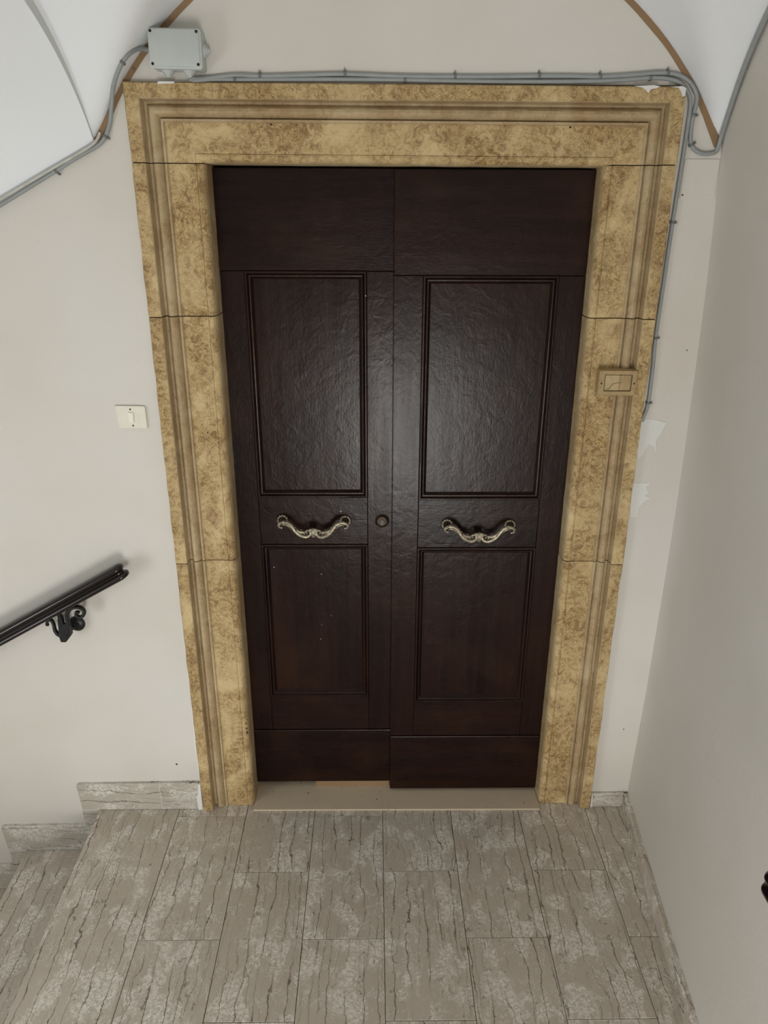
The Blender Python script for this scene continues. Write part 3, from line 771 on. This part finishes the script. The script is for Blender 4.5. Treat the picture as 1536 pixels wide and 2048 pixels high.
# ---------------------------------------------------------------- switches
SL = tag(empty('light_switch', (-.715, YW, 1.429)), 'ivory light switch plate on the wall left of the doorway', 'light switch')
def adds(root, nm, me, mat): o = link(nm, me, mat); o.parent = root; return o
adds(SL, 'plate', prism('plate', [(-.0425, .0335), (.0385, .0325), (.0420, .0285), (.0425, -.0330), (-.0345, -.0325), (-.0385, -.0290)], 'y', -.0075, 0, .0015, 2), 'ivory')
adds(SL, 'rocker_frame', prism('rocker_frame', rrect(-.0085, .0085, -.0165, .0165, .002), 'y', -.0086, -.007, .0006), 'ivory')
adds(SL, 'rocker', prism('rocker', rrect(-.0068, .0068, -.0145, .0145, .0015), 'y', -.0118, -.008, .0012, 2), 'ivory_light')
for z in (.0235, -.0240): adds(SL, 'screw', lathe('screw', [(.0026, 0), (.0026, .0006), (.0015, .001)], (0 if z > 0 else .003, -.0074, z), (0, -1, 0), 12), 'screw')

SR = tag(empty('switch_plate', (.657, .0155, 1.533)), 'ochre-painted switch plate fixed across the right stone jamb', 'switch plate')
SR.rotation_euler = (0, .006, 0)
def frame_plate():
    out = rrect(-.0535, .0535, -.0360, .0355, .006, 5); inn = rrect(-.0375, .0400, -.0235, .0235, .003, 5); n = len(out)
    vs = []; fs = []
    for P, y in ((out, .0115), (out, -.0185), (None, -.0215), (inn, -.0215), (inn, -.0150)):
        if P is None: P = [(x * .965, z * .955) for x, z in out]
        vs += [(x, y, z) for x, z in P]
    for r in range(4):
        for i in range(n):
            j = (i + 1) % n; fs.append((r * n + i, r * n + j, (r + 1) * n + j, (r + 1) * n + i))
    fs.append(tuple(range(n)))
    return autosmooth(mesh('frame', vs, fs), 30)
adds(SR, 'frame', frame_plate(), 'ochre_plastic')
adds(SR, 'insert', prism('insert', rrect(-.0350, .0060, -.0215, .0215, .002), 'y', -.0185, -.0120, .0008), 'ochre_light')
adds(SR, 'insert', prism('insert', rrect(.0068, .0380, -.0215, .0215, .002), 'y', -.0180, -.0120, .0008), 'ochre_plastic')
adds(SR, 'recess', box('recess', -.0374, .0399, -.0150, -.0118, -.0234, .0234), 'scratch')
for x in (-.0455, .0465): adds(SR, 'screw', lathe('screw', [(.0026, 0), (.0026, .0012)], (x, -.0212, -.001), (0, -1, 0), 12), 'screw')
adds(SR, 'crack', tube('crack', [(-.030, -.0186, -.0175), (-.022, -.0188, -.0165), (-.016, -.0188, -.0075), (-.009, -.0188, -.0015), (.004, -.0188, .0005), (.012, -.0184, .0005)], lambda t: .0009 * (1 - .6 * t), 6, 5), 'scratch')
for z in (-.0135, -.0065, .0065, .0135): adds(SR, 'ridge', box('ridge', -.0515, -.0390, -.0222, -.0205, z - .0008, z + .0008, .0003), 'ochre_plastic')

# ---------------------------------------------------------------- handrails
def rail_mesh(name, A, B, out_):
    """moulded rail: stacked rounded outlines whose half width follows the moulding, so both ends are returned"""
    A, B = Vector(A), Vector(B); t = (B - A).normalized(); o_ = Vector(out_); nrm = t.cross(o_)
    if nrm.z < 0: nrm = -nrm
    L = (B - A).length
    prof = [(-.0235, .010), (-.0232, .0180), (-.0215, .0225), (-.0180, .0250), (-.0130, .0255), (-.0085, .0235), (-.0060, .0195), (-.0045, .0165), (-.0010, .0160), (.0020, .0170), (.0035, .0200), (.0065, .0225), (.0110, .0235), (.0160, .0220), (.0200, .0175), (.0225, .0110), (.0232, .005)]
    vs = []; fs = []; K = 10; n = 2 * (K + 1)
    for h, w in prof:
        for i in range(K + 1):
            a = math.radians(-90 + 180 * i / K); vs.append(B + t * (w * math.cos(a) - .012) + o_ * (w * math.sin(a)) + nrm * h)
        for i in range(K + 1):
            a = math.radians(90 + 180 * i / K); vs.append(A + t * (w * math.cos(a) + .012) + o_ * (w * math.sin(a)) + nrm * h)
    for r in range(len(prof) - 1):
        for i in range(n):
            j = (i + 1) % n; fs.append((r * n + i, r * n + j, (r + 1) * n + j, (r + 1) * n + i))
    fs.append(tuple(range(n))[::-1]); fs.append(tuple(range((len(prof) - 1) * n, len(prof) * n)))
    return autosmooth(mesh(name, vs, fs), 45)
RY = -.040
HR = tag(empty('handrail', (-1.0, YW, .80)), 'dark wooden handrail sloping down the left wall on a scrolled iron bracket', 'handrail')
put(link('rail', rail_mesh('rail', (-2.1, RY, .2265), (-.7835, RY, .9705), (0, -1, 0)), 'rail'), HR)
BK = empty('bracket', (-.985, YW, .76)); BK['label'] = 'black wrought iron bracket with scrolls'; put(BK, HR)
def addb(nm, me): o = link(nm, me, 'iron'); o.parent = BK; o.matrix_parent_inverse = Matrix.Translation(-Vector((-.985, YW, .76))); o.parent = BK; return o
def addb(nm, me):
    for v in me.vertices: v.co -= Vector((-.985, YW, .76))
    o = link(nm, me, 'iron'); o.parent = BK; return o
SCR_R = [(-0.9842, 0.7444), (-0.9769, 0.7725), (-0.9763, 0.8004), (-0.973, 0.8176), (-0.9617, 0.8331), (-0.9454, 0.8400), (-0.9294, 0.8371), (-0.9203, 0.8244), (-0.9262, 0.8089), (-0.9374, 0.8044), (-0.9464, 0.8107), (-0.9439, 0.8217), (-0.935, 0.8203)]
SCR_L = [(-1.0035, 0.7374), (-1.0146, 0.7445), (-1.0206, 0.7586), (-1.0211, 0.7761), (-1.024, 0.7901), (-1.0307, 0.7953), (-1.0385, 0.7884), (-1.0426, 0.7779), (-1.0373, 0.7769)]
BYY = -.030
addb('scroll', tube('scroll', [(x, BYY, z) for x, z in SCR_R], lambda t: .0074 - .0026 * t, 10, 5, ((0, 1, 0), 1.5)))
addb('scroll', tube('scroll', [(x, BYY, z) for x, z in SCR_L], lambda t: .0062 - .0022 * t, 10, 5, ((0, 1, 0), 1.5)))
PL = [(-1.0045, .800), (-.9885, .812), (-.9890, .7795), (-.9740, .790), (-.9690, .7655), (-.9685, .7443), (-.9900, .7175), (-1.006, .7175), (-1.0095, .7409), (-1.0060, .7726)]
addb('leaf_plate', prism('leaf_plate', PL, 'y', BYY - .008, BYY + .008, .002, 2))
addb('boss', autosmooth(lathe('boss', [(.0255, 0), (.0255, .005), (.022, .009), (.012, .012), (.010, .02)], (-.970, YW, .753), (0, -1, 0), 24)))
addb('arm', tube('arm', [(-.972, YW - .01, .752), (-.978, .0, .750), (-.986, BYY, .752)], .0085, 10, 4))
addb('stem', tube('stem', [(-.992, BYY, .755), (-.995, BYY - .004, .80), (-.996, RY, .842)], .0075, 10, 4))

HR2 = tag(empty('handrail', (.80, -1.1, .80)), 'end of a dark wooden handrail on the right wall, cut by the picture edge', 'handrail')
put(link('rail', rail_mesh('rail', (.648, -1.95, .955), (.7195, -1.062, .835), (-1, 0.08, 0)), 'rail'), HR2)
put(link('bracket', tube('bracket', [(.725, -1.16, .830), (.735, -1.16, .805), (.775, -1.16, .795), (.797, -1.16, .795)], .008, 10, 4), 'iron'), HR2)
